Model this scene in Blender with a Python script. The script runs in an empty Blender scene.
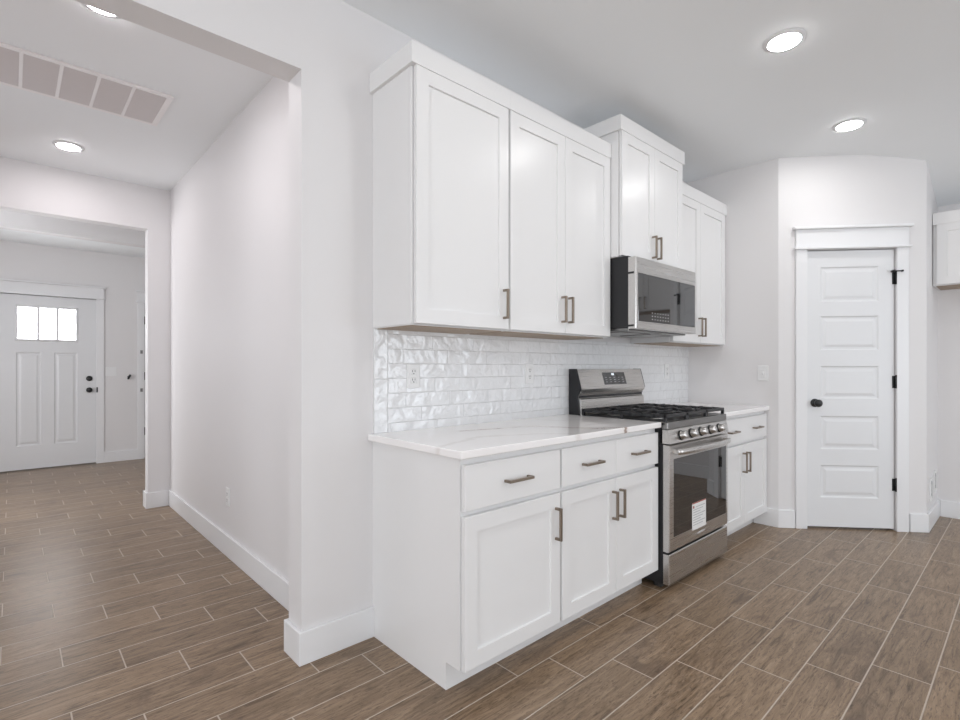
import bpy, bmesh, math, random
from mathutils import Vector, Matrix
random.seed(7)
sc = bpy.context.scene
COL = sc.collection
PI = math.pi

# ------------------------------------------------------------------ camera, world, light
CAM = (-1.2042, -2.0326, 1.2156)
YAW = 0.7425
FPX = 510.655
cam_d = bpy.data.cameras.new('camera')
cam = bpy.data.objects.new('camera', cam_d)
COL.objects.link(cam)
cam.location = CAM
cam.rotation_euler = (PI / 2, 0, -YAW)
cam_d.sensor_width = 36.0
cam_d.lens = FPX / 960 * 36.0
cam_d.shift_y = 6.93 / 960
cam_d.clip_start = 0.02
sc.camera = cam

W = bpy.data.worlds.new('World')
sc.world = W
W.use_nodes = True
bg = W.node_tree.nodes['Background']
bg.inputs[0].default_value = (0.86, 0.93, 1.0, 1)
bg.inputs[1].default_value = 0.2

sc.view_settings.view_transform = 'Standard'
sc.view_settings.look = 'None'
sc.view_settings.gamma = 1.0
sc.view_settings.use_curve_mapping = False
sc.view_settings.exposure = 0.12
sc.cycles.diffuse_bounces = 6
sc.cycles.max_bounces = 12
sc.cycles.glossy_bounces = 4
sc.cycles.sample_clamp_indirect = 8.0

G = dict(patio=51, great=80, side=82, foyer=34, hallw=8, kit=80, hall=112, pane=9)   # light of each source


def area(name, loc, rot, sx, sy, power, col=(1, 1, 1)):
    d = bpy.data.lights.new(name, 'AREA')
    d.shape = 'RECTANGLE'
    d.size, d.size_y = sx, sy
    d.energy = power
    d.color = col
    o = bpy.data.objects.new(name, d)
    COL.objects.link(o)
    o.location, o.rotation_euler = loc, rot
    return o


# daylight through window openings; the foyer and hall ones are added fill
area('daylight_patio_window', (2.95, -5.62, 1.25), (PI / 2, 0, 0), 2.6, 2.0, G['patio'], (0.89, 0.96, 1.03))
area('daylight_great_room_window', (-2.6, -5.62, 1.45), (PI / 2, 0, 0), 2.2, 1.6, G['great'], (0.90, 0.96, 1.02))
area('daylight_side_window', (-5.12, -2.6, 1.45), (PI / 2, 0, -PI / 2), 2.4, 1.6, G['side'], (0.92, 0.96, 1.0))
area('daylight_foyer_window', (-2.62, 3.8, 1.45), (PI / 2, 0, -PI / 2), 0.85, 1.4, G['foyer'], (0.95, 0.97, 1.0))  # unseen source, added to brighten the foyer
area('daylight_hall_window', (-2.12, 1.5, 1.45), (PI / 2, 0, -PI / 2), 1.3, 1.5, G['hallw'], (0.93, 0.95, 1.0))  # unseen source, added to lift the hall wall and floor


# ------------------------------------------------------------------ node helpers
def mat(name):
    m = bpy.data.materials.new(name)
    m.use_nodes = True
    return m, m.node_tree, m.node_tree.nodes['Principled BSDF']


def nd(t, kind, **kw):
    n = t.nodes.new(kind)
    for k, v in kw.items():
        setattr(n, k, v)
    return n


def mth(t, op, a, b=None, c=None):
    n = nd(t, 'ShaderNodeMath', operation=op)
    for i, v in enumerate((a, b, c)):
        if v is None:
            continue
        if isinstance(v, (int, float)):
            n.inputs[i].default_value = v
        else:
            t.links.new(v, n.inputs[i])
    return n.outputs[0]


def comb(t, x, y, z):
    n = nd(t, 'ShaderNodeCombineXYZ')
    for i, v in enumerate((x, y, z)):
        if isinstance(v, (int, float)):
            n.inputs[i].default_value = v
        else:
            t.links.new(v, n.inputs[i])
    return n.outputs[0]


def pos(t):
    g = nd(t, 'ShaderNodeNewGeometry')
    s = nd(t, 'ShaderNodeSeparateXYZ')
    t.links.new(g.outputs['Position'], s.inputs[0])
    return g.outputs['Position'], s.outputs[0], s.outputs[1], s.outputs[2]


def noise(t, vec, scale, detail=2.0, rough=0.5, dist=0.0):
    n = nd(t, 'ShaderNodeTexNoise')
    n.inputs['Scale'].default_value = scale
    n.inputs['Detail'].default_value = detail
    n.inputs['Roughness'].default_value = rough
    n.inputs['Distortion'].default_value = dist
    t.links.new(vec, n.inputs['Vector'])
    return n.outputs['Fac']


def ramp(t, fac, stops):
    n = nd(t, 'ShaderNodeValToRGB')
    e = n.color_ramp.elements
    while len(e) < len(stops):
        e.new(0.5)
    for k, (p, c) in zip(e, stops):
        k.position = p
        k.color = (c[0], c[1], c[2], 1) if not isinstance(c, (int, float)) else (c, c, c, 1)
    t.links.new(fac, n.inputs[0])
    return n.outputs[0]


def mix(t, fac, a, b, mode='MIX'):
    n = nd(t, 'ShaderNodeMix', data_type='RGBA', blend_type=mode)
    for idx, v in ((0, fac), (6, a), (7, b)):
        if isinstance(v, (int, float)):
            n.inputs[idx].default_value = v
        elif isinstance(v, tuple):
            n.inputs[idx].default_value = (*v, 1)
        else:
            t.links.new(v, n.inputs[idx])
    return n.outputs[2]


def bump(t, h, bsdf, strength, dist):
    n = nd(t, 'ShaderNodeBump')
    n.inputs['Strength'].default_value = strength
    n.inputs['Distance'].default_value = dist
    t.links.new(h, n.inputs['Height'])
    t.links.new(n.outputs[0], bsdf.inputs['Normal'])


def smooth(t, v, lo, hi):
    n = nd(t, 'ShaderNodeMapRange', interpolation_type='SMOOTHSTEP')
    t.links.new(v, n.inputs[0])
    n.inputs[1].default_value, n.inputs[2].default_value = lo, hi
    return n.outputs[0]


# ------------------------------------------------------------------ materials
def paint(name, col, rough, scale=220, strength=0.08, spec=0.5):
    m, t, b = mat(name)
    p, x, y, z = pos(t)
    f = noise(t, p, 1.7, 3)
    c = mix(t, f, tuple(v * 0.985 for v in col), tuple(min(1, v * 1.015) for v in col))
    t.links.new(c, b.inputs['Base Color'])
    b.inputs['Roughness'].default_value = rough
    b.inputs['Specular IOR Level'].default_value = spec
    if strength:
        bump(t, noise(t, p, scale, 2), b, strength, 0.002)
    return m


M_WALL = paint('wall_paint', (0.755, 0.74, 0.742), 0.55, 160, 0.10, 0.4)
M_CEIL = paint('ceiling_paint', (0.90, 0.92, 0.935), 0.7, 120, 0.12, 0.3)
M_TRIM = paint('trim_paint', (0.81, 0.81, 0.82), 0.32, 90, 0.02)
M_CAB = paint('cabinet_paint', (0.80, 0.795, 0.795), 0.30, 60, 0.015)
M_DOOR = paint('door_paint', (0.76, 0.765, 0.778), 0.35, 60, 0.02)


def flat(name, col, rough=0.5, metal=0.0, emit=None, strength=1.0, noisy=0.0, scale=40):
    m, t, b = mat(name)
    b.inputs['Base Color'].default_value = (*col, 1)
    b.inputs['Roughness'].default_value = rough
    b.inputs['Metallic'].default_value = metal
    if emit:
        b.inputs['Emission Color'].default_value = (*emit, 1)
        b.inputs['Emission Strength'].default_value = strength
    if noisy:
        p, x, y, z = pos(t)
        f = noise(t, p, scale, 3)
        t.links.new(mix(t, f, tuple(v * (1 - noisy) for v in col), tuple(min(1, v * (1 + noisy)) for v in col)), b.inputs['Base Color'])
    return m


def brushed(name, col, rough, axis):
    m, t, b = mat(name)
    p, x, y, z = pos(t)
    sc_ = [60, 60, 60]
    v = comb(t, mth(t, 'MULTIPLY', x, 3 if axis == 0 else 400), mth(t, 'MULTIPLY', y, 3 if axis == 1 else 400), mth(t, 'MULTIPLY', z, 3 if axis == 2 else 400))
    f = noise(t, v, 1.0, 2)
    t.links.new(mix(t, f, tuple(c * 0.97 for c in col), tuple(min(1, c * 1.03) for c in col)), b.inputs['Base Color'])
    b.inputs['Metallic'].default_value = 1.0
    r = nd(t, 'ShaderNodeMapRange')
    t.links.new(f, r.inputs[0])
    r.inputs[3].default_value, r.inputs[4].default_value = rough - 0.02, rough + 0.04
    t.links.new(r.outputs[0], b.inputs['Roughness'])
    return m


M_STEEL = brushed('stainless_steel', (0.60, 0.585, 0.57), 0.27, 0)
M_STEEL_D = brushed('dark_stainless_steel', (0.26, 0.255, 0.25), 0.32, 0)
M_NICKEL = brushed('bronze_nickel', (0.30, 0.25, 0.205), 0.30, 2)
M_BLACKSIDE = flat('black_enamel', (0.012, 0.012, 0.014), 0.5, noisy=0.1)
M_IRON = flat('cast_iron', (0.018, 0.018, 0.02), 0.42, noisy=0.25, scale=300)
M_BLACK = flat('black_hardware', (0.012, 0.012, 0.013), 0.35, noisy=0.1)
M_DARKGAP = flat('dark_plastic_gap_shade', (0.03, 0.03, 0.03), 0.6, noisy=0.1)  # plastic feet and knob skirts, also the shade painted in range gaps
M_LAMP = flat('lamp_diffuser', (0.9, 0.9, 0.9), 0.5, emit=(1.0, 0.99, 0.98), strength=G['kit'])
M_LAMP_HALL = flat('hall_lamp_diffuser', (0.9, 0.9, 0.9), 0.5, emit=(1.0, 0.935, 0.955), strength=G['hall'])
M_PLASTIC = flat('white_plastic', (0.80, 0.80, 0.80), 0.35, noisy=0.01)
M_SLOT = flat('dark_slot', (0.05, 0.05, 0.05), 0.6)
M_PAPER = flat('label_paper', (0.80, 0.80, 0.79), 0.6)
M_RED = flat('label_red', (0.40, 0.12, 0.10), 0.6)
M_INK = flat('label_ink', (0.45, 0.45, 0.46), 0.6)
M_MARK = flat('pale_print', (0.55, 0.55, 0.55), 0.5)
M_DIGIT = flat('display_digits', (0.8, 0.85, 0.9), 0.5, emit=(0.85, 0.92, 1.0), strength=0.9)
M_PANE = flat('daylit_frosted_pane', (0.85, 0.88, 0.9), 0.25, emit=(0.96, 0.98, 1.0), strength=G['pane'])
M_CABWOOD = flat('cabinet_underside_wood', (0.36, 0.28, 0.21), 0.6, noisy=0.25, scale=9)
M_VENTDARK = flat('vent_filter', (0.30, 0.28, 0.275), 0.8, noisy=0.05)
M_LOUVRE = flat('louvre_enamel', (0.76, 0.72, 0.72), 0.5, noisy=0.01)
M_VENT = flat('vent_enamel', (0.93, 0.91, 0.91), 0.45, noisy=0.01)


def black_glass(name, tint, rough, ior):
    m, t, b = mat(name)
    p, x, y, z = pos(t)
    f = noise(t, p, 6, 2)
    t.links.new(mix(t, f, tuple(c * 0.9 for c in tint), tuple(c * 1.1 for c in tint)), b.inputs['Base Color'])
    b.inputs['Roughness'].default_value = rough
    b.inputs['IOR'].default_value = ior
    return m


M_OVENGLASS = black_glass('oven_glass', (0.012, 0.011, 0.011), 0.02, 1.9)
M_MWGLASS = black_glass('microwave_glass', (0.014, 0.014, 0.015), 0.03, 2.05)


def make_floor():
    m, t, b = mat('wood_look_plank_tile')
    p, x, y, z = pos(t)
    PW, PL, X0, Y0, GW = 0.1845, 0.5625, 1.013, -0.655, 0.0023
    r = mth(t, 'DIVIDE', mth(t, 'SUBTRACT', y, Y0), PW)
    row = mth(t, 'FLOOR', r)
    fy = mth(t, 'SUBTRACT', r, row)
    xs = mth(t, 'DIVIDE', mth(t, 'ADD', mth(t, 'SUBTRACT', x, X0 - 0.1875), mth(t, 'MULTIPLY', row, 0.1875)), PL)
    cell = mth(t, 'FLOOR', xs)
    fx = mth(t, 'SUBTRACT', xs, cell)
    ex = mth(t, 'MULTIPLY', mth(t, 'MINIMUM', fx, mth(t, 'SUBTRACT', 1.0, fx)), PL)
    ey = mth(t, 'MULTIPLY', mth(t, 'MINIMUM', fy, mth(t, 'SUBTRACT', 1.0, fy)), PW)
    e = mth(t, 'MINIMUM', ex, ey)
    tile = smooth(t, e, GW * 0.75, GW * 1.35)              # 0 in the joint, 1 on the plank
    wn = nd(t, 'ShaderNodeTexWhiteNoise', noise_dimensions='2D')
    t.links.new(comb(t, row, cell, 0.0), wn.inputs['Vector'])
    rnd = wn.outputs['Value']
    off = mth(t, 'MULTIPLY', rnd, 37.0)
    # long grain, rough saw marks, dark knots and patches
    grain = noise(t, comb(t, mth(t, 'MULTIPLY', mth(t, 'ADD', x, off), 4.0), mth(t, 'MULTIPLY', mth(t, 'ADD', y, off), 42.0), off), 1.0, 6, 0.70, 1.3)
    fine = noise(t, comb(t, mth(t, 'MULTIPLY', mth(t, 'ADD', x, off), 26.0), mth(t, 'MULTIPLY', y, 150.0), off), 1.0, 4, 0.65, 0.9)
    patch = noise(t, comb(t, mth(t, 'MULTIPLY', mth(t, 'ADD', x, off), 3.2), mth(t, 'MULTIPLY', y, 8.0), off), 1.0, 4, 0.6, 1.2)
    col = ramp(t, grain, [(0.32, (0.085, 0.056, 0.036)), (0.43, (0.215, 0.154, 0.105)), (0.58, (0.295, 0.217, 0.153)), (0.70, (0.385, 0.292, 0.213))])
    col = mix(t, mth(t, 'MULTIPLY', smooth(t, patch, 0.52, 0.74), 0.60), col, (0.095, 0.062, 0.043))
    col = mix(t, mth(t, 'MULTIPLY', smooth(t, fine, 0.52, 0.66), 0.68), col, (0.085, 0.056, 0.038))
    v = nd(t, 'ShaderNodeHueSaturation')
    t.links.new(col, v.inputs['Color'])
    t.links.new(mth(t, 'ADD', 0.90, mth(t, 'MULTIPLY', rnd, 0.20)), v.inputs['Value'])
    v.inputs['Saturation'].default_value = 1.14
    grout = mix(t, noise(t, p, 60, 2), (0.46, 0.38, 0.31), (0.60, 0.51, 0.43))
    t.links.new(mix(t, tile, grout, v.outputs[0]), b.inputs['Base Color'])
    rg = nd(t, 'ShaderNodeMapRange')
    t.links.new(grain, rg.inputs[0])
    rg.inputs[3].default_value, rg.inputs[4].default_value = 0.24, 0.38
    t.links.new(rg.outputs[0], b.inputs['Roughness'])
    h = mth(t, 'ADD', mth(t, 'MULTIPLY', tile, 1.0), mth(t, 'ADD', mth(t, 'MULTIPLY', fine, 0.22), mth(t, 'MULTIPLY', grain, 0.25)))
    bump(t, h, b, 0.8, 0.0022)
    b.inputs['Specular IOR Level'].default_value = 0.42
    return m


M_FLOOR = make_floor()


def make_tile(name, a_is_x=True):
    """glossy hand-made white tile laid in a half bond; a = along the tile, c = across it"""
    m, t, b = mat(name)
    p, x, y, z = pos(t)
    if a_is_x:
        PL, PW, A0, C0 = 0.27, 0.0690, 0.242, 1.369
        a, c = x, z
    else:
        PL, PW, A0, C0 = 0.27, 0.072, 1.16, 0.004
        a, c = z, x
    r = mth(t, 'DIVIDE', mth(t, 'SUBTRACT', c, C0), PW)
    row = mth(t, 'FLOOR', r)
    fy = mth(t, 'SUBTRACT', r, row)
    xs = mth(t, 'DIVIDE', mth(t, 'ADD', mth(t, 'SUBTRACT', a, A0), mth(t, 'MULTIPLY', row, PL * 0.35)), PL)
    cell = mth(t, 'FLOOR', xs)
    fx = mth(t, 'SUBTRACT', xs, cell)
    ex = mth(t, 'MULTIPLY', mth(t, 'MINIMUM', fx, mth(t, 'SUBTRACT', 1.0, fx)), PL)
    ey = mth(t, 'MULTIPLY', mth(t, 'MINIMUM', fy, mth(t, 'SUBTRACT', 1.0, fy)), PW)
    e = mth(t, 'MINIMUM', ex, ey)
    tile = smooth(t, e, 0.0008, 0.0026)
    wn = nd(t, 'ShaderNodeTexWhiteNoise', noise_dimensions='2D')
    t.links.new(comb(t, row, cell, 0.0), wn.inputs['Vector'])
    off = mth(t, 'MULTIPLY', wn.outputs['Value'], 23.0)
    w1 = noise(t, comb(t, mth(t, 'ADD', x, off), off, z), 9.5, 1, 0.4, 1.0)
    w2 = noise(t, comb(t, mth(t, 'ADD', x, off), off, z), 34, 1, 0.4, 0.6)
    h = mth(t, 'ADD', mth(t, 'MULTIPLY', tile, 0.10), mth(t, 'ADD', mth(t, 'MULTIPLY', w1, 1.0), mth(t, 'MULTIPLY', w2, 0.22)))
    col = mix(t, tile, (0.76, 0.76, 0.77), mix(t, wn.outputs['Value'], (0.79, 0.795, 0.805), (0.815, 0.82, 0.83)))
    t.links.new(col, b.inputs['Base Color'])
    b.inputs['Roughness'].default_value = 0.06
    b.inputs['IOR'].default_value = 1.65
    bump(t, h, b, 1.0, 0.011)
    return m


M_TILE = make_tile('glossy_white_tile')
M_TILE_V = make_tile('glossy_white_tile_upright', False)


def segdist(t, x, y, pts):
    """distance in the xy plane to a polyline, as nodes"""
    out = None
    for (ax, ay), (bx, by) in zip(pts, pts[1:]):
        dx, dy = bx - ax, by - ay
        L2 = dx * dx + dy * dy
        px, py = mth(t, 'SUBTRACT', x, ax), mth(t, 'SUBTRACT', y, ay)
        k = mth(t, 'ADD', mth(t, 'MULTIPLY', px, dx / L2), mth(t, 'MULTIPLY', py, dy / L2))
        k = mth(t, 'MAXIMUM', mth(t, 'MINIMUM', k, 1.0), 0.0)
        ex = mth(t, 'SUBTRACT', px, mth(t, 'MULTIPLY', k, dx))
        ey = mth(t, 'SUBTRACT', py, mth(t, 'MULTIPLY', k, dy))
        d = mth(t, 'SQRT', mth(t, 'ADD', mth(t, 'MULTIPLY', ex, ex), mth(t, 'MULTIPLY', ey, ey)))
        out = d if out is None else mth(t, 'MINIMUM', out, d)
    return out


def make_quartz():
    m, t, b = mat('white_quartz')
    p, x, y, z = pos(t)
    base = mix(t, noise(t, p, 5, 4, 0.6), (0.90, 0.875, 0.87), (0.94, 0.925, 0.925))
    n1 = mth(t, 'MULTIPLY', mth(t, 'SUBTRACT', noise(t, p, 9, 4, 0.6), 0.5), 0.09)
    n2 = mth(t, 'MULTIPLY', mth(t, 'SUBTRACT', noise(t, p, 7, 4, 0.6), 0.5), 0.16)
    xw, yw = mth(t, 'ADD', x, n2), mth(t, 'ADD', y, n1)
    d1 = segdist(t, xw, yw, [(0.36, -0.20), (0.50, -0.235), (0.68, -0.28), (0.77, -0.335), (0.83, -0.475), (0.94, -0.575), (1.05, -0.66)])
    v1 = mth(t, 'SUBTRACT', 1.0, smooth(t, d1, 0.002, 0.013))
    h1 = mth(t, 'SUBTRACT', 1.0, smooth(t, d1, 0.0, 0.05))
    d2 = segdist(t, xw, yw, [(-0.05, -0.52), (0.30, -0.40), (0.62, -0.55), (0.70, -0.70)])
    d3 = segdist(t, xw, yw, [(0.95, 0.0), (1.10, -0.22), (1.42, -0.36)])
    d4 = segdist(t, xw, yw, [(2.2, -0.25), (2.6, -0.33), (3.1, -0.20)])
    v2 = mth(t, 'SUBTRACT', 1.0, smooth(t, mth(t, 'MINIMUM', d2, mth(t, 'MINIMUM', d3, d4)), 0.0, 0.022))
    gate = smooth(t, noise(t, p, 6.0, 2), 0.15, 0.40)
    c = mix(t, mth(t, 'MULTIPLY', v2, 0.28), base, (0.55, 0.48, 0.44))
    c = mix(t, mth(t, 'MULTIPLY', h1, 0.20), c, (0.62, 0.50, 0.44))
    c = mix(t, mth(t, 'MULTIPLY', mth(t, 'MULTIPLY', v1, gate), 0.85), c, (0.28, 0.20, 0.16))
    t.links.new(c, b.inputs['Base Color'])
    b.inputs['Roughness'].default_value = 0.10
    b.inputs['IOR'].default_value = 1.6
    return m


M_QUARTZ = make_quartz()


# ------------------------------------------------------------------ mesh helpers
class MB:
    """collects shapes, then links them as one mesh object"""

    def __init__(self):
        self.bm = bmesh.new()

    def box(self, x0, x1, y0, y1, z0, z1, bev=0.0, mi=0, seg=2):
        bm = self.bm
        vs = [bm.verts.new(c) for c in ((x0, y0, z0), (x1, y0, z0), (x1, y1, z0), (x0, y1, z0),
                                        (x0, y0, z1), (x1, y0, z1), (x1, y1, z1), (x0, y1, z1))]
        fs = [bm.faces.new([vs[i] for i in q]) for q in ((0, 3, 2, 1), (4, 5, 6, 7), (0, 1, 5, 4), (1, 2, 6, 5), (2, 3, 7, 6), (3, 0, 4, 7))]
        for f in fs:
            f.material_index = mi
        if bev:
            es = list({e for f in fs for e in f.edges})
            r = bmesh.ops.bevel(bm, geom=es, offset=bev, segments=seg, affect='EDGES', profile=0.5)
            for f in r['faces']:
                f.material_index = mi
        return self

    def prism(self, pts, x0, x1, mi=0):
        """profile pts = (y, z), counter-clockwise seen from +x, swept along x"""
        bm = self.bm
        a = [bm.verts.new((x0, y, z)) for y, z in pts]
        b = [bm.verts.new((x1, y, z)) for y, z in pts]
        n = len(pts)
        fs = [bm.faces.new(a[::-1]), bm.faces.new(b)]
        for i in range(n):
            j = (i + 1) % n
            fs.append(bm.faces.new([a[i], a[j], b[j], b[i]]))
        for f in fs:
            f.material_index = mi
        return self

    def cyl(self, p0, p1, r0, r1=None, seg=24, mi=0, cap=True):
        bm = self.bm
        p0, p1 = Vector(p0), Vector(p1)
        r1 = r0 if r1 is None else r1
        d = (p1 - p0).normalized()
        u = d.orthogonal().normalized()
        v = d.cross(u)
        A = [bm.verts.new(p0 + (u * math.cos(2 * PI * k / seg) + v * math.sin(2 * PI * k / seg)) * r0) for k in range(seg)]
        Bv = [bm.verts.new(p1 + (u * math.cos(2 * PI * k / seg) + v * math.sin(2 * PI * k / seg)) * r1) for k in range(seg)]
        for k in range(seg):
            j = (k + 1) % seg
            f = bm.faces.new([A[k], A[j], Bv[j], Bv[k]])
            f.smooth = True
            f.material_index = mi
        if cap:
            bm.faces.new(A[::-1]).material_index = mi
            bm.faces.new(Bv).material_index = mi
        return self

    def lathe(self, c, axis, prof, seg=32, mi=0):
        """prof = list of (distance along axis, radius)"""
        bm = self.bm
        c = Vector(c)
        d = Vector(axis).normalized()
        u = d.orthogonal().normalized()
        v = d.cross(u)
        rings = []
        for h, r in prof:
            if r < 1e-6:
                rings.append([bm.verts.new(c + d * h)])
            else:
                rings.append([bm.verts.new(c + d * h + (u * math.cos(2 * PI * k / seg) + v * math.sin(2 * PI * k / seg)) * r) for k in range(seg)])
        for a, b in zip(rings, rings[1:]):
            for k in range(seg):
                j = (k + 1) % seg
                if len(a) == 1 and len(b) == 1:
                    continue
                if len(a) == 1:
                    q = [a[0], b[j], b[k]]
                elif len(b) == 1:
                    q = [a[k], a[j], b[0]]
                else:
                    q = [a[k], a[j], b[j], b[k]]
                f = bm.faces.new(q)
                f.smooth = True
                f.material_index = mi
        return self

    def quad(self, pts, mi=0):
        f = self.bm.faces.new([self.bm.verts.new(p) for p in pts])
        f.material_index = mi
        return self

    def slab(self, x0, x1, z0, z1, yf, th, panels=(), steps=(), cham=0.0015, mi=0, last=None):
        """door leaf facing -y: front at yf; each panel rect is stepped by (inset, depth) loops"""
        bm = self.bm

        def rect(a, b, c, d, y):
            return [bm.verts.new(p) for p in ((a, y, c), (b, y, c), (b, y, d), (a, y, d))]

        def loop(p, q, m):
            for i in range(4):
                j = (i + 1) % 4
                bm.faces.new([p[i], p[j], q[j], q[i]]).material_index = m

        back = rect(x0, x1, z0, z1, yf + th)
        side = rect(x0, x1, z0, z1, yf + cham)
        bm.faces.new(back[::-1]).material_index = mi
        loop(back, side, mi)
        fx0, fx1, fz0, fz1 = x0 + cham, x1 - cham, z0 + cham, z1 - cham
        front = rect(fx0, fx1, fz0, fz1, yf)
        loop(side, front, mi)
        xs = sorted({fx0, fx1, *[p[0] for p in panels], *[p[1] for p in panels]})
        zs = sorted({fz0, fz1, *[p[2] for p in panels], *[p[3] for p in panels]})
        grid = {(x, z): bm.verts.new((x, yf, z)) for x in xs for z in zs}
        for i in range(len(xs) - 1):
            for j in range(len(zs) - 1):
                cx, cz = (xs[i] + xs[i + 1]) / 2, (zs[j] + zs[j + 1]) / 2
                if any(p[0] < cx < p[1] and p[2] < cz < p[3] for p in panels):
                    continue
                bm.faces.new([grid[xs[i], zs[j]], grid[xs[i + 1], zs[j]], grid[xs[i + 1], zs[j + 1]], grid[xs[i], zs[j + 1]]]).material_index = mi
        for a, b, c, d, *own in panels:
            prev = rect(a, b, c, d, yf)
            ins = 0
            for s, dep in (own[0] if own else steps):
                ins += s
                cur = rect(a + ins, b - ins, c + ins, d - ins, yf + dep)
                loop(prev, cur, mi)
                prev = cur
            bm.faces.new(prev).material_index = mi if last is None else last
        bmesh.ops.remove_doubles(bm, verts=bm.verts, dist=1e-6)
        return self

    def build(self, name, m, parent=None, loc=None):
        me = bpy.data.meshes.new(name)
        bmesh.ops.recalc_face_normals(self.bm, faces=self.bm.faces)
        self.bm.to_mesh(me)
        self.bm.free()
        for k in (m if isinstance(m, (list, tuple)) else [m]):
            me.materials.append(k)
        o = bpy.data.objects.new(name, me)
        COL.objects.link(o)
        if parent:
            o.parent = parent
        if loc:
            o.location = loc
        return o


def struct(o):
    o['kind'] = 'structure'
    o['category'] = o.name.split('_')[0]
    o['label'] = LABELS.get(o.name, o.name.replace('_', ' '))
    return o


LABELS = {
    'floor': 'brown wood-look plank tile floor with pale grout running through kitchen and hall',
    'ceiling_kitchen': 'smooth white kitchen ceiling with recessed lights',
    'ceiling_slope': 'sloping strip of white kitchen ceiling above the pantry corner',
    'ceiling_hall': 'white hall ceiling with the long return air grille',
    'ceiling_foyer': 'shaded ceiling of the foyer before the front door',
    'wall_kitchen': 'white kitchen wall behind the cabinets, ending in a pillar at the hall',
    'wall_end': 'short white wall between range counter and pantry corner',
    'wall_pantry': 'diagonal white corner wall holding the pantry door',
    'wall_pantry_side': 'narrow white wall right of the pantry corner',
    'wall_right': 'white wall under the small cabinet at right edge',
    'wall_hall': 'long white hall wall with one low outlet',
    'wall_cross': 'white wall with wide opening between hall and foyer',
    'wall_foyer': 'grey-lit white wall around the front door',
    'wall_hall_left': 'white hall wall outside the left edge of view',
    'wall_opposite': 'white window wall facing the cabinets',
    'wall_left': 'white wall of the great room with side window',
    'wall_foyer_left': 'white foyer side wall with window opening added for light',
    'wall_foyer_right': 'white foyer side wall beyond the second door',
    'trim_beam': 'plain white beam crossing the foyer ceiling',
    'wall_backsplash': 'glossy wavy white tile backsplash above the counters',
    'door_1': 'white five-panel pantry door with black knob and hinges',
    'door_2': 'white front door with three small glass panes and black knob',
    'door_3': 'white foyer door mostly hidden behind the hall corner, black hinges',
    'trim_1': 'white casing with capped header around the pantry door',
    'trim_2': 'white casing with capped header around the front door',
    'trim_3': 'narrow white casing of the half hidden foyer door',
}


def wallbox(name, m, *boxes):
    b = MB()
    for q in boxes:
        b.box(*q)
    return struct(b.build(name, m))


def thing(name, label, cat, loc=(0, 0, 0), rz=0.0, group=None):
    o = bpy.data.objects.new(name, None)
    COL.objects.link(o)
    o.empty_display_size = 0.1
    o.location = loc
    o.rotation_euler = (0, 0, rz)
    o['label'], o['category'] = label, cat
    if group:
        o['group'] = group
    return o


# ------------------------------------------------------------------ structure
XA, XB, XE = 1.412, 2.174, 3.081            # range left / right, end wall
H, HH, HF = 2.80, 2.767, 2.665
PA, PB = Vector((3.081, -0.710, 0)), Vector((3.759, -1.486, 0))
PL = (PB - PA).length
PANG = math.atan2((PB - PA).y, (PB - PA).x)
XR = 4.38
HX = 3.33                                   # where the ceiling starts to slope
T = 0.13

wallbox('floor', M_FLOOR, (-5.2, XR + 0.1, -5.8, 6.3, -0.1, 0.0))
wallbox('ceiling_kitchen', M_CEIL, (-5.2, HX, -5.8, 0.06, H, H + 0.1))
b = MB()
prev = None
for i in range(61):                          # rounded break, then a 4-in-12 slope
    d = (XR + 0.12 - HX) * i / 60
    drop = d * d / (2 * 0.45) / 3 if d < 0.45 else (d - 0.225) / 3
    cur = [b.bm.verts.new((HX + d, yy, H - drop + up)) for yy, up in ((-5.8, 0), (0.06, 0), (0.06, 0.1), (-5.8, 0.1))]
    if prev:
        for k in range(4):
            b.bm.faces.new([prev[k], prev[(k + 1) % 4], cur[(k + 1) % 4], cur[k]])
    else:
        b.bm.faces.new(cur)
    prev = cur
b.bm.faces.new(prev[::-1])
struct(b.build('ceiling_slope', M_CEIL))
wallbox('ceiling_hall', M_CEIL, (-2.1, 0.0, T - 0.02, 3.2, HH, HH + 0.12))
wallbox('ceiling_foyer', M_CEIL, (-2.7, 1.5, 3.2, 6.2, HF, HF + 0.12))

wallbox('wall_kitchen', M_WALL, (-0.33, XE + 0.9, 0.0, T, 0, 2.95), (-2.3, -0.33, 0.0, T, 2.434, 2.95), (-5.2, -2.3, 0.0, T, 0, 2.95))
wallbox('wall_end', M_WALL, (XE, XE + 0.1, -0.710, 0.0, 0, 2.95))
# diagonal wall in its own frame: x = along the wall, -y = into the room
DS0, DS1, DZ = 0.196, 0.822, 2.095          # pantry door opening
b = MB()
b.box(0.0, DS0, 0, 0.11, 0, 2.95).box(DS1, PL, 0, 0.11, 0, 2.95).box(DS0, DS1, 0, 0.11, DZ, 2.95)
o = struct(b.build('wall_pantry', M_WALL))
PM = Matrix.Translation(PA) @ Matrix.Rotation(PANG, 4, 'Z')
o.matrix_world = PM
wallbox('wall_pantry_side', M_WALL, (PB.x, XR + 0.1, PB.y, PB.y + 0.1, 0, 2.95))
wallbox('wall_right', M_WALL, (XR, XR + 0.12, -5.8, PB.y + 0.1, 0, 2.95))
wallbox('wall_hall', M_WALL, (-0.173, -0.05, T, 3.128, 0, 2.95))
JX = -0.341
wallbox('wall_cross', M_WALL, (JX, 1.5, 3.128, 3.243, 0, 2.9), (-1.80, JX, 3.128, 3.243, 2.40, 2.9), (-2.7, -1.80, 3.128, 3.243, 0, 2.9))
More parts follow.
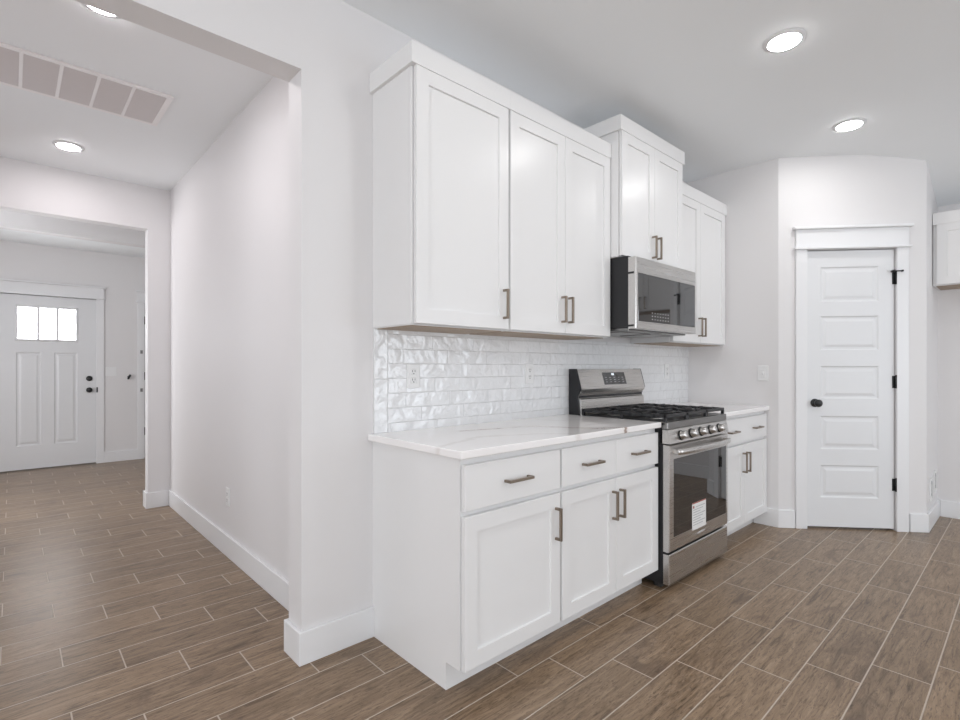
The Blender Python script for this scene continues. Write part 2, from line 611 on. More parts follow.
wallbox('wall_hall_left', M_WALL, (-2.1, -1.95, T, 0.85, 0, 2.9), (-2.1, -1.95, 2.15, 3.128, 0, 2.9), (-2.1, -1.95, 0.85, 2.15, 0, 0.7), (-2.1, -1.95, 0.85, 2.15, 2.2, 2.9))  # unseen opening added for the hall fill light
FY = 5.98
FD0, FD1 = -1.337, -0.415                   # front door leaf
SD0, SD1 = 0.092, 0.88                      # second foyer door leaf
wallbox('wall_foyer', M_WALL, (-2.7, FD0 - 0.004, FY, FY + 0.15, 0, 2.8), (FD1 + 0.004, SD0 - 0.004, FY, FY + 0.15, 0, 2.8),
        (SD1 + 0.004, 1.5, FY, FY + 0.15, 0, 2.8), (FD0 - 0.004, FD1 + 0.004, FY, FY + 0.15, 2.068, 2.8), (SD0 - 0.004, SD1 + 0.004, FY, FY + 0.15, 2.068, 2.8))
wallbox('wall_foyer_left', M_WALL, (-2.7, -2.55, 3.2, 3.36, 0, 2.8), (-2.7, -2.55, 4.24, FY + 0.1, 0, 2.8), (-2.7, -2.55, 3.36, 4.24, 0, 0.75), (-2.7, -2.55, 3.36, 4.24, 2.15, 2.8))  # unseen opening added to let fill light into the foyer
wallbox('wall_foyer_right', M_WALL, (1.38, 1.5, 3.2, FY + 0.1, 0, 2.8))
wallbox('trim_beam', M_WALL, (-2.56, 1.4, 4.30, 4.42, 2.488, HF + 0.02))
# great room shell behind the camera, with its window openings
wallbox('wall_opposite', M_WALL, (-5.2, -3.7, -5.62, -5.5, 0, 2.95), (-1.5, 1.6, -5.62, -5.5, 0, 2.95), (4.3, XR + 0.1, -5.62, -5.5, 0, 2.95),
        (-3.7, -1.5, -5.62, -5.5, 0, 0.65), (-3.7, -1.5, -5.62, -5.5, 2.25, 2.95), (1.6, 4.3, -5.62, -5.5, 2.25, 2.95))
wallbox('wall_left', M_WALL, (-5.2, -5.08, -5.6, -3.8, 0, 2.95), (-5.2, -5.08, -1.4, 0.1, 0, 2.95), (-5.2, -5.08, -3.8, -1.4, 0, 0.65), (-5.2, -5.08, -3.8, -1.4, 2.25, 2.95))
for n, (x0, x1, z0, z1) in (('window_1', (1.6, 4.3, 0.0, 2.25)), ('window_2', (-3.7, -1.5, 0.65, 2.25))):
    b = MB()
    for q in ((x0, x0 + 0.06), ((x0 + x1) / 2 - 0.04, (x0 + x1) / 2 + 0.04), (x1 - 0.06, x1)):
        b.box(q[0], q[1], -5.6, -5.54, z0, z1, 0.004)
    b.box(x0, x1, -5.6, -5.54, z0, z0 + 0.07, 0.004).box(x0, x1, -5.6, -5.54, z1 - 0.07, z1, 0.004)
    o = struct(b.build(n, M_TRIM))
    o['label'] = 'white framed window in the wall facing the kitchen cabinets'

# baseboards
BH, BT = 0.135, 0.016


def baseboard(name, label, *boxes, mw=None):
    b = MB()
    for q in boxes:
        x0, x1, y0, y1 = q
        b.box(x0, x1, y0, y1, 0, BH, 0.003)
    o = struct(b.build(name, M_TRIM))
    o['label'] = label
    if mw is not None:
        o.matrix_world = mw
    return o


baseboard('baseboard_pillar', 'white baseboard wrapping the pillar end beside the base cabinets',
          (-0.33 - BT, 0.0, -BT, 0.0), (-0.33 - BT, -0.33, 0.0, T), (-0.33 - BT, -0.173 - BT, T, T + BT))
baseboard('baseboard_hall', 'long white baseboard along the hall wall', (-0.173 - BT, -0.173, T, 3.128))
baseboard('baseboard_cross', 'short white baseboard at the hall opening to the foyer',
          (JX - BT, -0.173 - BT, 3.128 - BT, 3.128), (JX - BT, JX, 3.128, 3.243 + BT), (JX - BT, 1.3, 3.243, 3.243 + BT))
baseboard('baseboard_foyer', 'white baseboard between the two foyer doors', (-0.337, 0.022, FY - BT, FY))
baseboard('baseboard_end', 'short white baseboard between right base cabinet and pantry wall', (XE - BT, XE, -0.716, -0.537))
baseboard('baseboard_pantry', 'white baseboards on both sides of the pantry door casing', (-0.005, 0.112, -BT, 0), (0.912, PL + 0.008, -BT, 0), mw=PM)
baseboard('baseboard_pantry_side', 'white baseboard on the narrow wall right of pantry', (PB.x - 0.012, XR - BT, PB.y - BT, PB.y))
baseboard('baseboard_right', 'white baseboard along the wall at right edge', (XR - BT, XR, -5.5, PB.y - BT))

# backsplash (left column of tiles stands upright)
TB = 0.009
b = MB()
b.box(0.004, 0.077, -TB, 0, 0.914, 1.3895, 0.001, mi=1).box(0.077, XE, -TB, 0, 0.914, 1.3895, 0.0, mi=0)
struct(b.build('wall_backsplash', [M_TILE, M_TILE_V]))


# ------------------------------------------------------------------ doors and casings
def casing(name, x0, x1, zt, hz, mw=None, yf=0.0, th=0.018, w=0.078, left=True):
    """flat casing legs, header board with a bead below and a cap above; opening x0..x1"""
    b = MB()
    if left:
        b.box(x0 - w, x0 + 0.002, yf - th, yf, 0, zt, 0.002)
    b.box(x1 - 0.002, x1 + w, yf - th, yf, 0, zt, 0.002)
    b.box(x0 - w - 0.014, x1 + w + 0.014, yf - th - 0.018, yf, zt, zt + 0.018, 0.003)
    b.box(x0 - w, x1 + w, yf - th - 0.002, yf, zt + 0.018, hz - 0.02, 0.002)
    b.box(x0 - w - 0.020, x1 + w + 0.020, yf - th - 0.026, yf, hz - 0.02, hz, 0.003)
    # jamb lining inside the opening
    b.box(x0 - 0.001, x0 + 0.0005, yf, yf + 0.1, 0, zt)
    o = struct(b.build(name, M_TRIM))
    if mw is not None:
        o.matrix_world = mw
    return o


casing('trim_1', DS0, DS1, 2.097, 2.267, PM)
b = MB()
ZP = [(1.705, 1.967), (1.341, 1.598), (0.977, 1.223), (0.598, 0.847), (0.234, 0.478)]
b.slab(DS0 + 0.003, DS1 - 0.006, 0.014, DZ - 0.006, 0.008, 0.035, [(0.302, 0.708, a, c) for a, c in ZP], [(0.010, 0.007), (0.012, 0.007), (0.020, 0.0015)])
d1 = struct(b.build('door_1', M_DOOR))
d1.matrix_world = PM
b = MB()
b.lathe((0.262, 0.008, 0.945), (0, -1, 0), [(0, 0.0), (0, 0.031), (0.006, 0.031), (0.010, 0.026), (0.012, 0.013), (0.032, 0.012), (0.038, 0.020), (0.046, 0.027), (0.056, 0.028), (0.064, 0.022), (0.068, 0.010), (0.069, 0.0)])
k = b.build('door_knob', M_BLACK, d1)
k['label'] = 'round black door knob'
for i, z in enumerate((1.874, 1.104, 0.341)):
    b = MB()
    b.box(DS1 - 0.022, DS1 - 0.004, 0.0035, 0.0085, z - 0.045, z + 0.045, 0.001)
    b.cyl((DS1 - 0.002, -0.006, z - 0.047), (DS1 - 0.002, -0.006, z + 0.047), 0.0075, seg=14)
    b.cyl((DS1 - 0.002, -0.006, z + 0.047), (DS1 - 0.002, -0.006, z + 0.053), 0.0075, 0.003, seg=14)
    if i == 0:   # hinge-pin door stop
        b.cyl((DS1 - 0.030, -0.022, z + 0.049), (DS1 + 0.026, -0.026, z + 0.049), 0.0045, seg=12)
        b.lathe((DS1 - 0.030, -0.020, z + 0.049), (0, 1, 0), [(-0.010, 0), (-0.010, 0.009), (0.018, 0.009), (0.018, 0)], 14)
        b.lathe((DS1 + 0.026, -0.026, z + 0.049), (0, 1, 0), [(-0.008, 0), (-0.008, 0.007), (0.012, 0.007), (0.012, 0)], 14)
        b.lathe((DS1 - 0.002, -0.006, z + 0.049), (0, 0, 1), [(-0.004, 0), (-0.004, 0.012), (0.005, 0.012), (0.005, 0)], 14)
    h = b.build('hinge', M_BLACK, d1)
    h['label'] = 'black hinge with pin stop' if i == 0 else 'black hinge'

# front door
casing('trim_2', FD0, FD1, 2.066, 2.225, None, FY)
b = MB()
PSTEP = [(0.012, 0.009), (0.014, 0.009), (0.02, 0.002)]
b.slab(FD0, FD1, 0.012, 2.06, FY + 0.012, 0.045, [(-1.178, -0.592, 1.52, 1.945, [(0.010, -0.010), (0.016, -0.010), (0.002, 0.014)]),
                                                  (-1.165, -0.942, 0.286, 1.389, PSTEP), (-0.823, -0.600, 0.286, 1.389, PSTEP)])
d2 = struct(b.build('door_2', M_DOOR))
for x0, x1 in ((-1.150, -0.982), (-0.955, -0.807), (-0.780, -0.620)):
    b = MB()
    b.box(x0, x1, FY + 0.020, FY + 0.027, 1.546, 1.919)
    b.build('glass_pane', M_PANE, d2)['label'] = 'bright frosted glass pane'
for x in (-0.9685, -0.7935):
    b = MB()
    b.box(x - 0.014, x + 0.014, FY + 0.003, FY + 0.028, 1.545, 1.920, 0.003)
    b.build('muntin', M_DOOR, d2)
for z, nm, prof in ((1.071, 'deadbolt', [(0, 0), (0, 0.033), (0.010, 0.033), (0.016, 0.027), (0.017, 0.0)]),
                    (0.927, 'door_knob', [(0, 0), (0, 0.032), (0.006, 0.032), (0.010, 0.014), (0.030, 0.013), (0.038, 0.024), (0.050, 0.028), (0.060, 0.022), (0.064, 0.0)])):
    b = MB()
    b.lathe((-0.485, FY + 0.012, z), (0, -1, 0), prof)
    if nm == 'deadbolt':
        b.box(-0.489, -0.481, FY - 0.022, FY - 0.004, z - 0.016, z + 0.016, 0.002)
    b.build(nm, M_BLACK, d2)['label'] = 'black ' + nm.replace('_', ' ')
b = MB()
b.box(FD1 - 0.001, FD1 + 0.014, FY - 0.0195, FY + 0.010, 0.895, 0.96, 0.001)
b.build('strike_plate', M_BLACK, d2)['label'] = 'black strike plate'

# second foyer door
casing('trim_3', SD0, SD1, 2.066, 2.225, None, FY, w=0.071)
b = MB()
b.slab(SD0 + 0.003, SD1 - 0.003, 0.012, 2.06, FY + 0.012, 0.035, [(SD0 + 0.12, SD1 - 0.12, a, c) for a, c in ZP], [(0.010, 0.007), (0.012, 0.007), (0.020, 0.0015)])
d3 = struct(b.build('door_3', M_DOOR))
for z in (1.833, 1.095, 0.363):
    b = MB()
    b.box(SD0 + 0.001, SD0 + 0.018, FY + 0.006, FY + 0.0125, z - 0.05, z + 0.05, 0.001)
    b.cyl((SD0 + 0.004, FY - 0.004, z - 0.052), (SD0 + 0.004, FY - 0.004, z + 0.052), 0.008, seg=12)
    b.build('hinge', M_BLACK, d3)['label'] = 'black hinge'
for z in (1.413, 0.910):
    b = MB()
    b.box(0.048, 0.076, FY - 0.0245, FY - 0.018, z - 0.022, z + 0.022, 0.002)
    b.build('latch_plate', M_STEEL_D, d3)['label'] = 'dark latch plate on the casing'

# ------------------------------------------------------------------ cabinets
SHAKER = [(0.0012, 0.0), (0.0015, 0.009)]


def pull(parent, x, z, yf, vertical=True, length=0.140):
    """square bar pull, U shaped, front face of the leaf at yf"""
    s, out = 0.0055, 0.034
    b = MB()
    L = length / 2
    if vertical:
        b.box(x - s, x + s, yf - out, yf - out + 2 * s, z - L, z + L, 0.0012)
        for q in (-1, 1):
            b.box(x - s, x + s, yf - out + s, yf + 0.0004, z + q * (L - s) - s, z + q * (L - s) + s, 0.001)
    else:
        b.box(x - L, x + L, yf - out, yf - out + 2 * s, z - s, z + s, 0.0012)
        for q in (-1, 1):
            b.box(x + q * (L - s) - s, x + q * (L - s) + s, yf - out + s, yf + 0.0004, z - s, z + s, 0.001)
    h = b.build('handle', M_NICKEL, parent)
    h['label'] = 'brushed bronze square bar handle'
    return h


def shaker(root, x0, x1, z0, z1, yf, hx=None, hz=None, rail=0.060):
    b = MB()
    b.slab(x0, x1, z0, z1, yf, 0.020, [(x0 + rail, x1 - rail, z0 + rail, z1 - rail)], SHAKER)
    d = b.build('door', M_CAB, root)
    if hx is not None:
        pull(d, hx, hz, yf, True)
    return d


def base_cabinet(label, x0, x1, doors, drawers, finished_left=False, doors_hand=()):
    w = x1 - x0
    r = thing('base_cabinet', label, 'cabinet', (x0, 0, 0), group='white base cabinets under the counters')
    b = MB()
    b.prism([(-0.0005, 0.0), (-0.0005, 0.884), (-0.61, 0.884), (-0.61, 0.105), (-0.531, 0.105), (-0.531, 0.0)], 0.0, w)
    b.build('carcass', M_CAB, r)
    yf = -0.6335
    for (a, c, hs) in drawers:
        b = MB()
        b.slab(a, c, 0.688, 0.857, yf, 0.020, cham=0.002)
        d = b.build('drawer', M_CAB, r)
        for hx in hs:
            pull(d, hx, 0.772, yf, False)
    for (a, c, hx) in doors:
        shaker(r, a, c, 0.105, 0.668, yf, hx, 0.542)
    return r


base_cabinet('white single-door base cabinet at the free counter end beside the pillar', 0.0, 0.5605,
             [(0.006, 0.553, 0.522)], [(0.006, 0.553, (0.278,))])
x = 0.5605
base_cabinet('white double-door base cabinet with two drawers directly left of the range', x, XA - 0.003,
             [(0.008, 0.4285, 0.398), (0.4315, 0.843, 0.462)], [(0.008, 0.4285, (0.218,)), (0.4315, 0.843, (0.637,))])
base_cabinet('white double-door base cabinet between the range and the pantry wall', XB + 0.022, XE - 0.001,
             [(0.006, 0.427, 0.396), (0.430, 0.868, 0.461)], [(0.006, 0.868, (0.205, 0.650))])


def worktop(name, label, x0, x1):
    b = MB()
    b.box(x0, x1, -0.648, -0.0005, 0.884, 0.914, 0.004, seg=3)
    o = b.build(name, M_QUARTZ)
    o['label'], o['category'], o['group'] = label, 'countertop', 'quartz countertops'
    return o


worktop('countertop', 'long white quartz countertop with brown vein left of the range', -0.025, XA + 0.001)
worktop('countertop', 'short white quartz countertop right of the range', XB + 0.0205, XE - 0.0005)


def upper_cabinet(label, x0, x1, depth, z0, ztop, doors, hz, crown, loc=None, rz=0.0, ret_l=0.0, ret_r=0.0, ext_r=0.0, name='upper_cabinet', floorz=0.0, ztd=None):
    """wall-hung cabinet; local x along the wall, -y into the room. doors = (a, c, handle_x)"""
    w = x1 - x0
    r = thing(name, label, 'cabinet', loc or (x0, 0, z0), rz, 'white wall-hung upper cabinets')
    hgt = ztop - z0
    b = MB()
    b.box(0, w, -depth, -0.0005, 0.002, hgt - 0.01, 0.001)
    # recessed plywood underside with a white lip all round
    b.box(0.0, w, -depth, -0.0005, 0.0, 0.004, 0.0)
    b.build('carcass', M_CAB, r)
    b = MB()
    b.box(0.016, w - 0.016, -depth + 0.020, -0.016, -0.003, 0.0, 0.0)
    b.build('underside', M_CABWOOD, r)['label'] = 'bare wood underside'
    yf = -depth - 0.0235
    zt = (ztd or (ztop - 0.086)) - z0
    for a, c, hx in doors:
        shaker(r, a, c, 0.006, zt, yf, hx, hz - z0)
    if crown:
        cz0, cz1, th = hgt - crown, hgt, 0.0195
        yo = -depth - 0.0275
        b = MB()
        b.box(-ret_l, w + ret_r + ext_r, yo, yo + th + 0.006, cz0, cz1, 0.001)
        if ret_l:
            b.box(-ret_l, 0.0, yo + th + 0.006, -0.001, cz0, cz1, 0.0)
        if ret_r:
            b.box(w, w + ret_r, yo + th + 0.006, -0.001, cz0, cz1, 0.0)
        b.build('crown_board', M_CAB, r)
    return r


ZU, ZT = 1.389, 2.534
upper_cabinet('white single-door upper cabinet nearest the pillar with its plain end panel showing', 0.0, 0.5545, 0.305, ZU, ZT,
              [(0.010, 0.546, 0.512)], 1.512, 0.086, ret_l=0.016)
upper_cabinet('white double-door upper cabinet between the single-door one and the microwave', 0.5545, XA - 0.001, 0.305, ZU, ZT,
              [(0.006, 0.424, 0.396), (0.427, 0.852, 0.455)], 1.520, 0.086)
upper_cabinet('taller deeper white upper cabinet directly above the microwave', XA, XB, 0.378, 1.862, 2.683,
              [(0.006, 0.379, 0.350), (0.382, 0.756, 0.411)], 1.965, 0.086, ret_l=0.016, ret_r=0.016)
upper_cabinet('white double-door upper cabinet right of the microwave against the end wall', XB + 0.001, XE - 0.001, 0.305, ZU, ZT - 0.004,
              [(0.006, 0.426, 0.398), (0.429, 0.880, 0.457)], 1.512, 0.086)
upper_cabinet('small white cabinet high on the wall at right edge beside the pantry', 0, 0.93, 0.31, 1.842, 2.40,
              [(0.022, 0.463, 0.430), (0.466, 0.908, 0.500)], 1.935, 0.09, loc=(XR - 0.0005, PB.y - 0.004, 1.842), rz=-PI / 2)

# ------------------------------------------------------------------ microwave
RX0 = XA + 0.005
RW = XB - 0.010 - XA
mw = thing('microwave', 'stainless over-the-range microwave with dark glass door above the stove', 'microwave', (RX0, 0, 1.432))
MZ = 0.416
b = MB()
b.box(0, RW, -0.440, -0.010, 0.012, MZ + 0.010, 0.002)
b.build('body', M_BLACKSIDE, mw)
b = MB()
b.box(0.02, RW - 0.02, -0.43, -0.02, -0.004, 0.012, 0.002)
for i in range(2):
    b.box(0.08 + i * 0.34, 0.08 + i * 0.34 + 0.26, -0.35, -0.12, -0.009, -0.003, 0.002)
b.box(0.30, 0.45, -0.41, -0.37, -0.008, -0.003, 0.001)
b.build('underside_grille', M_STEEL_D, mw)['label'] = 'dark underside with filters'
b = MB()
b.slab(0.0, RW, 0.004, MZ, -0.491, 0.050, [(0.022, RW - 0.012, 0.046, 0.326)], [(0.001, 0.001)], cham=0.004)
md = b.build('door', M_STEEL, mw)
b = MB()
b.box(0.0235, RW - 0.0135, -0.4925, -0.488, 0.0475, 0.3245, 0.0015)
g = b.build('window', M_MWGLASS, md)
g['label'] = 'dark reflective glass'
for r_ in range(3):
    for c_ in range(7):
        xx, zz = 0.175 + c_ * 0.032, 0.062 + r_ * 0.019
        b = MB()
        b.box(xx, xx + 0.010, -0.4929, -0.4924, zz, zz + 0.006)
        b.build('touch_button', M_MARK, md)
b = MB()
b.box(RW / 2 - 0.035, RW / 2 + 0.035, -0.4918, -0.4908, 0.352, 0.362)
b.build('emblem', M_MARK, md)['label'] = 'small pale emblem'
for z in (0.325, 0.022):
    b = MB()
    b.box(-0.003, 0.012, -0.478, -0.440, z - 0.006, z + 0.006, 0.002)
    b.build('hinge', M_BLACK, md)['label'] = 'black hinge pin'

# ------------------------------------------------------------------ gas range
RW = 0.776
rg = thing('gas_range', 'stainless freestanding gas range with black grates between the base cabinets', 'range', (RX0, 0, 0))
b = MB()
b.box(0, RW, -0.652, -0.016, 0.028, 0.895, 0.002)
b.build('body', M_BLACKSIDE, rg)['label'] = 'black side panels'
for fx in (0.04, RW - 0.04):
    for fy in (-0.60, -0.06):
        b = MB()
        b.cyl((fx, fy, 0.0), (fx, fy, 0.03), 0.022, 0.018, 16)
        b.build('foot', M_DARKGAP, rg)
YF = -0.686
b = MB()
b.box(0.0, RW, -0.668, -0.10, 0.895, 0.912, 0.004, mi=1)
b.box(0.0, RW, YF + 0.004, -0.630, 0.873, 0.914, 0.005)
b.box(0.012, RW - 0.012, -0.645, -0.12, 0.912, 0.9135, 0.0, mi=1)
b.build('cooktop', [M_STEEL_D, M_IRON], rg)
# burners
for bx, by, br in ((0.16, -0.52, 0.045), (0.16, -0.25, 0.036), (0.376, -0.385, 0.05), (RW - 0.16, -0.52, 0.050), (RW - 0.16, -0.25, 0.036)):
    b = MB()
    b.lathe((bx, by, 0.9135), (0, 0, 1), [(0, 0), (0, br + 0.012), (0.006, br + 0.010), (0.008, br - 0.004), (0.014, br - 0.006), (0.014, 0)], 28)
    q = b.build('burner', M_STEEL_D, rg)
    b = MB()
    b.lathe((bx, by, 0.9275), (0, 0, 1), [(0, 0), (0, br - 0.004), (0.004, br - 0.002), (0.008, br - 0.008), (0.009, 0)], 28)
    b.build('burner_cap', M_IRON, q)
# three cast-iron grates
gw = (RW - 0.006) / 3
for i in range(3):
    x0 = 0.003 + i * gw + 0.002
    x1 = x0 + gw - 0.004
    y0, y1 = -0.668, -0.114
    z0, z1 = 0.936, 0.953
    s = 0.0068
    b = MB()
    for yy in (y0 + s, (y0 + y1) / 2, y1 - s):
        b.box(x0, x1, yy - s, yy + s, z0, z1, 0.002)
    for xx in (x0 + s, x1 - s):
        b.box(xx - s, xx + s, y0, y1, z0, z1, 0.002)
    xm = (x0 + x1) / 2
    for yc in ((y0 * 0.74 + y1 * 0.26), (y0 * 0.26 + y1 * 0.74)):
        b.box(x0, xm - 0.032, yc - s, yc + s, z0, z1 + 0.004, 0.002)
        b.box(xm + 0.032, x1, yc - s, yc + s, z0, z1 + 0.004, 0.002)
        b.box(xm - s, xm + s, yc + 0.032, yc + 0.125, z0, z1 + 0.004, 0.002)
        b.box(xm - s, xm + s, yc - 0.125, yc - 0.032, z0, z1 + 0.004, 0.002)
        for q in (-0.075, 0.075):
            b.box(x0, x0 + 0.055, yc + q - s, yc + q + s, z0, z1 + 0.002, 0.002)
            b.box(x1 - 0.055, x1, yc + q - s, yc + q + s, z0, z1 + 0.002, 0.002)
    for xx in (x0 + s, x1 - s):
        for yy in (y0 + s, (y0 + y1) / 2, y1 - s):
            b.box(xx - s - 0.001, xx + s + 0.001, yy - s - 0.001, yy + s + 0.001, 0.9125, z0 + 0.002, 0.001)
    b.build('grate', M_IRON, rg)['label'] = 'black cast-iron grate'
# sloped control panel with knobs
b = MB()
b.prism([(-0.64, 0.797), (-0.640, 0.872), (YF + 0.006, 0.872), (YF - 0.010, 0.797)], 0.0, RW)
cp = b.build('control_panel', M_STEEL, rg)
for kx in (0.135, 0.262, RW / 2, RW - 0.262, RW - 0.135):
    c = Vector((kx, YF - 0.002, 0.834))
    ax = Vector((0, -0.978, 0.208))
    b = MB()
    b.lathe(c, ax, [(0, 0), (0, 0.028), (0.006, 0.027), (0.008, 0.0235)], 28, mi=1)
    b.lathe(c, ax, [(0.008, 0.0235), (0.034, 0.021), (0.037, 0.019), (0.037, 0)], 28, mi=0)
    b.build('knob', [M_STEEL, M_DARKGAP], cp)
# oven door
b = MB()
b.slab(0.002, RW - 0.002, 0.207, 0.788, YF - 0.004, 0.036, [(0.050, RW - 0.030, 0.282, 0.712)], [(0.001, 0.001)], cham=0.005)
od = b.build('oven_door', M_STEEL, rg)
b = MB()
b.box(0.0515, RW - 0.0315, YF - 0.0052, YF - 0.001, 0.2835, 0.7105, 0.001)
b.build('window', M_OVENGLASS, od)['label'] = 'dark reflective oven glass'
b = MB()
N = 20
hz = 0.752
pts = []
for i in range(N + 1):
    u = i / N
    pts.append(Vector((0.040 + (RW - 0.08) * u, YF - 0.030 - 0.028 * (4 * u * (1 - u)) ** 0.6, hz)))
ring = []
for i, p in enumerate(pts):
    d = (pts[min(i + 1, N)] - pts[max(i - 1, 0)]).normalized()
    n = Vector((-d.y, d.x, 0))
    ring.append([b.bm.verts.new(p + n * (0.009 * math.cos(a)) + Vector((0, 0, 0.0155 * math.sin(a)))) for a in [2 * PI * k / 14 for k in range(14)]])
for A, Bq in zip(ring, ring[1:]):
    for k in range(14):
        f = b.bm.faces.new([A[k], A[(k + 1) % 14], Bq[(k + 1) % 14], Bq[k]])
        f.smooth = True
b.bm.faces.new(ring[0])
b.bm.faces.new(ring[-1])
for xx in (0.040, RW - 0.060):
    b.box(xx, xx + 0.020, YF - 0.036, YF - 0.003, hz - 0.013, hz + 0.013, 0.003)
b.build('handle', M_STEEL, od)['label'] = 'bowed stainless bar handle'
b = MB()
lx0, lx1, lz0, lz1, ly = 0.268, 0.450, 0.270, 0.428, YF - 0.0056
b.box(lx0, lx1, ly, ly + 0.0005, lz0, lz1, mi=0)
b.box(lx0, lx1, ly - 0.0002, ly, lz1 - 0.007, lz1, mi=1)
b.box(lx0 + 0.010, lx0 + 0.028, ly - 0.0002, ly, lz1 - 0.032, lz1 - 0.018, mi=1)
for i in range(8):
    zz = lz1 - 0.030 - i * 0.0145
    b.box(lx0 + (0.045 if i < 1 else 0.012), lx1 - 0.012 - 0.03 * (i % 3), ly - 0.0002, ly, zz, zz + 0.0045, mi=2)
b.build('warning_label', [M_PAPER, M_RED, M_INK], od)['label'] = 'white paper warning label with red heading'
b = MB()
b.box(RW / 2 - 0.05, RW / 2 + 0.05, YF - 0.0046, YF - 0.0036, 0.238, 0.248)
b.build('emblem', M_MARK, od)['label'] = 'small pale emblem'
b = MB()
b.slab(0.002, RW - 0.002, 0.030, 0.194, YF - 0.002, 0.034, cham=0.004)
b.build('storage_drawer', M_STEEL, rg)
for q in ((-0.64, -0.62, 0.008, 0.20), (-0.650, -0.638, 0.194, 0.207), (-0.650, -0.638, 0.787, 0.798)):  # dark strips put in as shade below and between the front panels
    b = MB()
    b.box(0.004, RW - 0.004, *q)
    b.build('gap_shade_strip', M_DARKGAP, rg)['label'] = 'dark strip standing in for shade between panels'
# backguard
b = MB()
prof = [(-0.016, 0.90), (-0.016, 1.200), (-0.074, 1.200), (-0.110, 1.075), (-0.106, 1.055), (-0.082, 1.034), (-0.082, 1.016), (-0.100, 1.010), (-0.108, 0.912), (-0.108, 0.90)]
b.prism(prof, 0.010, RW - 0.010)
b.build('backguard', M_STEEL, rg)
bgd = [o for o in rg.children if o.name.startswith('backguard')][0]
for e0, e1 in ((0.0, 0.0105), (RW - 0.0105, RW)):
    b = MB()
    b.prism([(-0.016, 0.90), (-0.016, 1.203), (-0.072, 1.203), (-0.107, 1.074), (-0.080, 1.030), (-0.098, 0.90)], e0, e1)
    b.build('end_cap', M_BLACKSIDE, bgd)['label'] = 'dark end cap'
b = MB()
b.prism([(-0.0835, 1.018), (-0.0835, 1.033), (-0.0825, 1.033), (-0.0825, 1.018)], 0.012, RW - 0.012)
b.build('vent_slot', M_BLACK, bgd)


def on_face(x, s, off):
    """point on the slanted face of the backguard: s metres below its top edge"""
    d = Vector((0, -0.036, -0.125)).normalized()
    n = Vector((0, -0.125, 0.036)).normalized()
    return Vector((x, -0.074, 1.200)) + d * s + n * off


def facebox(b, x0, x1, s0, s1, off, th, mi=0):
    A = [on_face(x, s, off) for x, s in ((x0, s0), (x1, s0), (x1, s1), (x0, s1))]
    Bk = [on_face(x, s, off - th) for x, s in ((x0, s0), (x1, s0), (x1, s1), (x0, s1))]
    va = [b.bm.verts.new(p) for p in A]
    vb = [b.bm.verts.new(p) for p in Bk]
    fs = [b.bm.faces.new(va), b.bm.faces.new(vb[::-1])]
    for i in range(4):
        j = (i + 1) % 4
        fs.append(b.bm.faces.new([va[i], vb[i], vb[j], va[j]]))
    for f in fs:
        f.material_index = mi


b = MB()
dx0, dx1 = 0.268, 0.535
facebox(b, dx0, dx1, 0.022, 0.106, 0.0012, 0.0018, 0)
for i in range(5):
    for j in range(3):
        xx = dx0 + 0.022 + i * 0.050
        facebox(b, xx, xx + 0.020, 0.056 + j * 0.015, 0.0595 + j * 0.015, 0.0015, 0.0005, 1)
b.build('control_display', [M_OVENGLASS, M_INK], bgd)['label'] = 'dark control display'
b = MB()
for q in (0.0, 0.011, 0.022):
    facebox(b, dx0 + 0.105 + q, dx0 + 0.112 + q, 0.028, 0.042, 0.0016, 0.0004, 0)
b.build('clock_digits', M_DIGIT, bgd)['label'] = 'lit clock digits'


# ------------------------------------------------------------------ outlets and switches
def plate(name, label, loc, rz, kind='duplex', w=0.072, h=0.116, group=None):
    r = thing(name, label, 'outlet' if kind == 'duplex' else 'switch', loc, rz, 'white wall outlets' if kind == 'duplex' else 'light switch plates')
    b = MB()
    b.box(-w / 2, w / 2, -0.006, -0.0003, -h / 2, h / 2, 0.0025)
    b.build('cover_plate', M_PLASTIC, r)
    if kind == 'duplex':
        for z in (-0.020, 0.020):
            b = MB()
            b.box(-0.0165, 0.0165, -0.008, -0.004, z - 0.0145, z + 0.0145, 0.003)
            q = b.build('socket', M_PLASTIC, r)
            b = MB()
            b.box(-0.0085, -0.0055, -0.0083, -0.0078, z - 0.001, z + 0.009)
            b.box(0.0055, 0.0085, -0.0083, -0.0078, z - 0.001, z + 0.009)
            b.cyl((0, -0.0083, z - 0.008), (0, -0.0078, z - 0.008), 0.0032, seg=12)
            b.build('slot', M_SLOT, q)['label'] = 'dark socket slots'
    else:
        n = kind
        for i in range(n):
            xx = (i - (n - 1) / 2) * 0.046
            b = MB()
            b.box(xx - 0.0165, xx + 0.0165, -0.0075, -0.004, -0.033, 0.033, 0.002)
            q = b.build('rocker', M_PLASTIC, r)
            b = MB()
            b.box(xx - 0.005, xx + 0.005, -0.013, -0.006, -0.011, 0.011, 0.002)
            b.build('toggle', M_PLASTIC, q)
    return r


plate('wall_outlet', 'white outlet on the wavy left end of the tile backsplash', (0.2155, -TB, 1.1715), 0)
plate('wall_outlet', 'white outlet on tile backsplash just left of the range', (1.045, -TB, 1.176), 0)
plate('wall_outlet', 'white outlet on tile backsplash right of the range', (2.70, -TB, 1.180), 0)
plate('light_switch', 'white switch plate on the short wall beside pantry corner', (XE, -0.603, 1.167), -PI / 2, 1, 0.075, 0.118)
plate('wall_outlet', 'white outlet low on the long hall wall', (-0.173, 1.492, 0.377), -PI / 2)
plate('light_switch', 'pale double switch plate right of the front door', (-0.266, FY, 1.157), 0, 2, 0.118, 0.116)

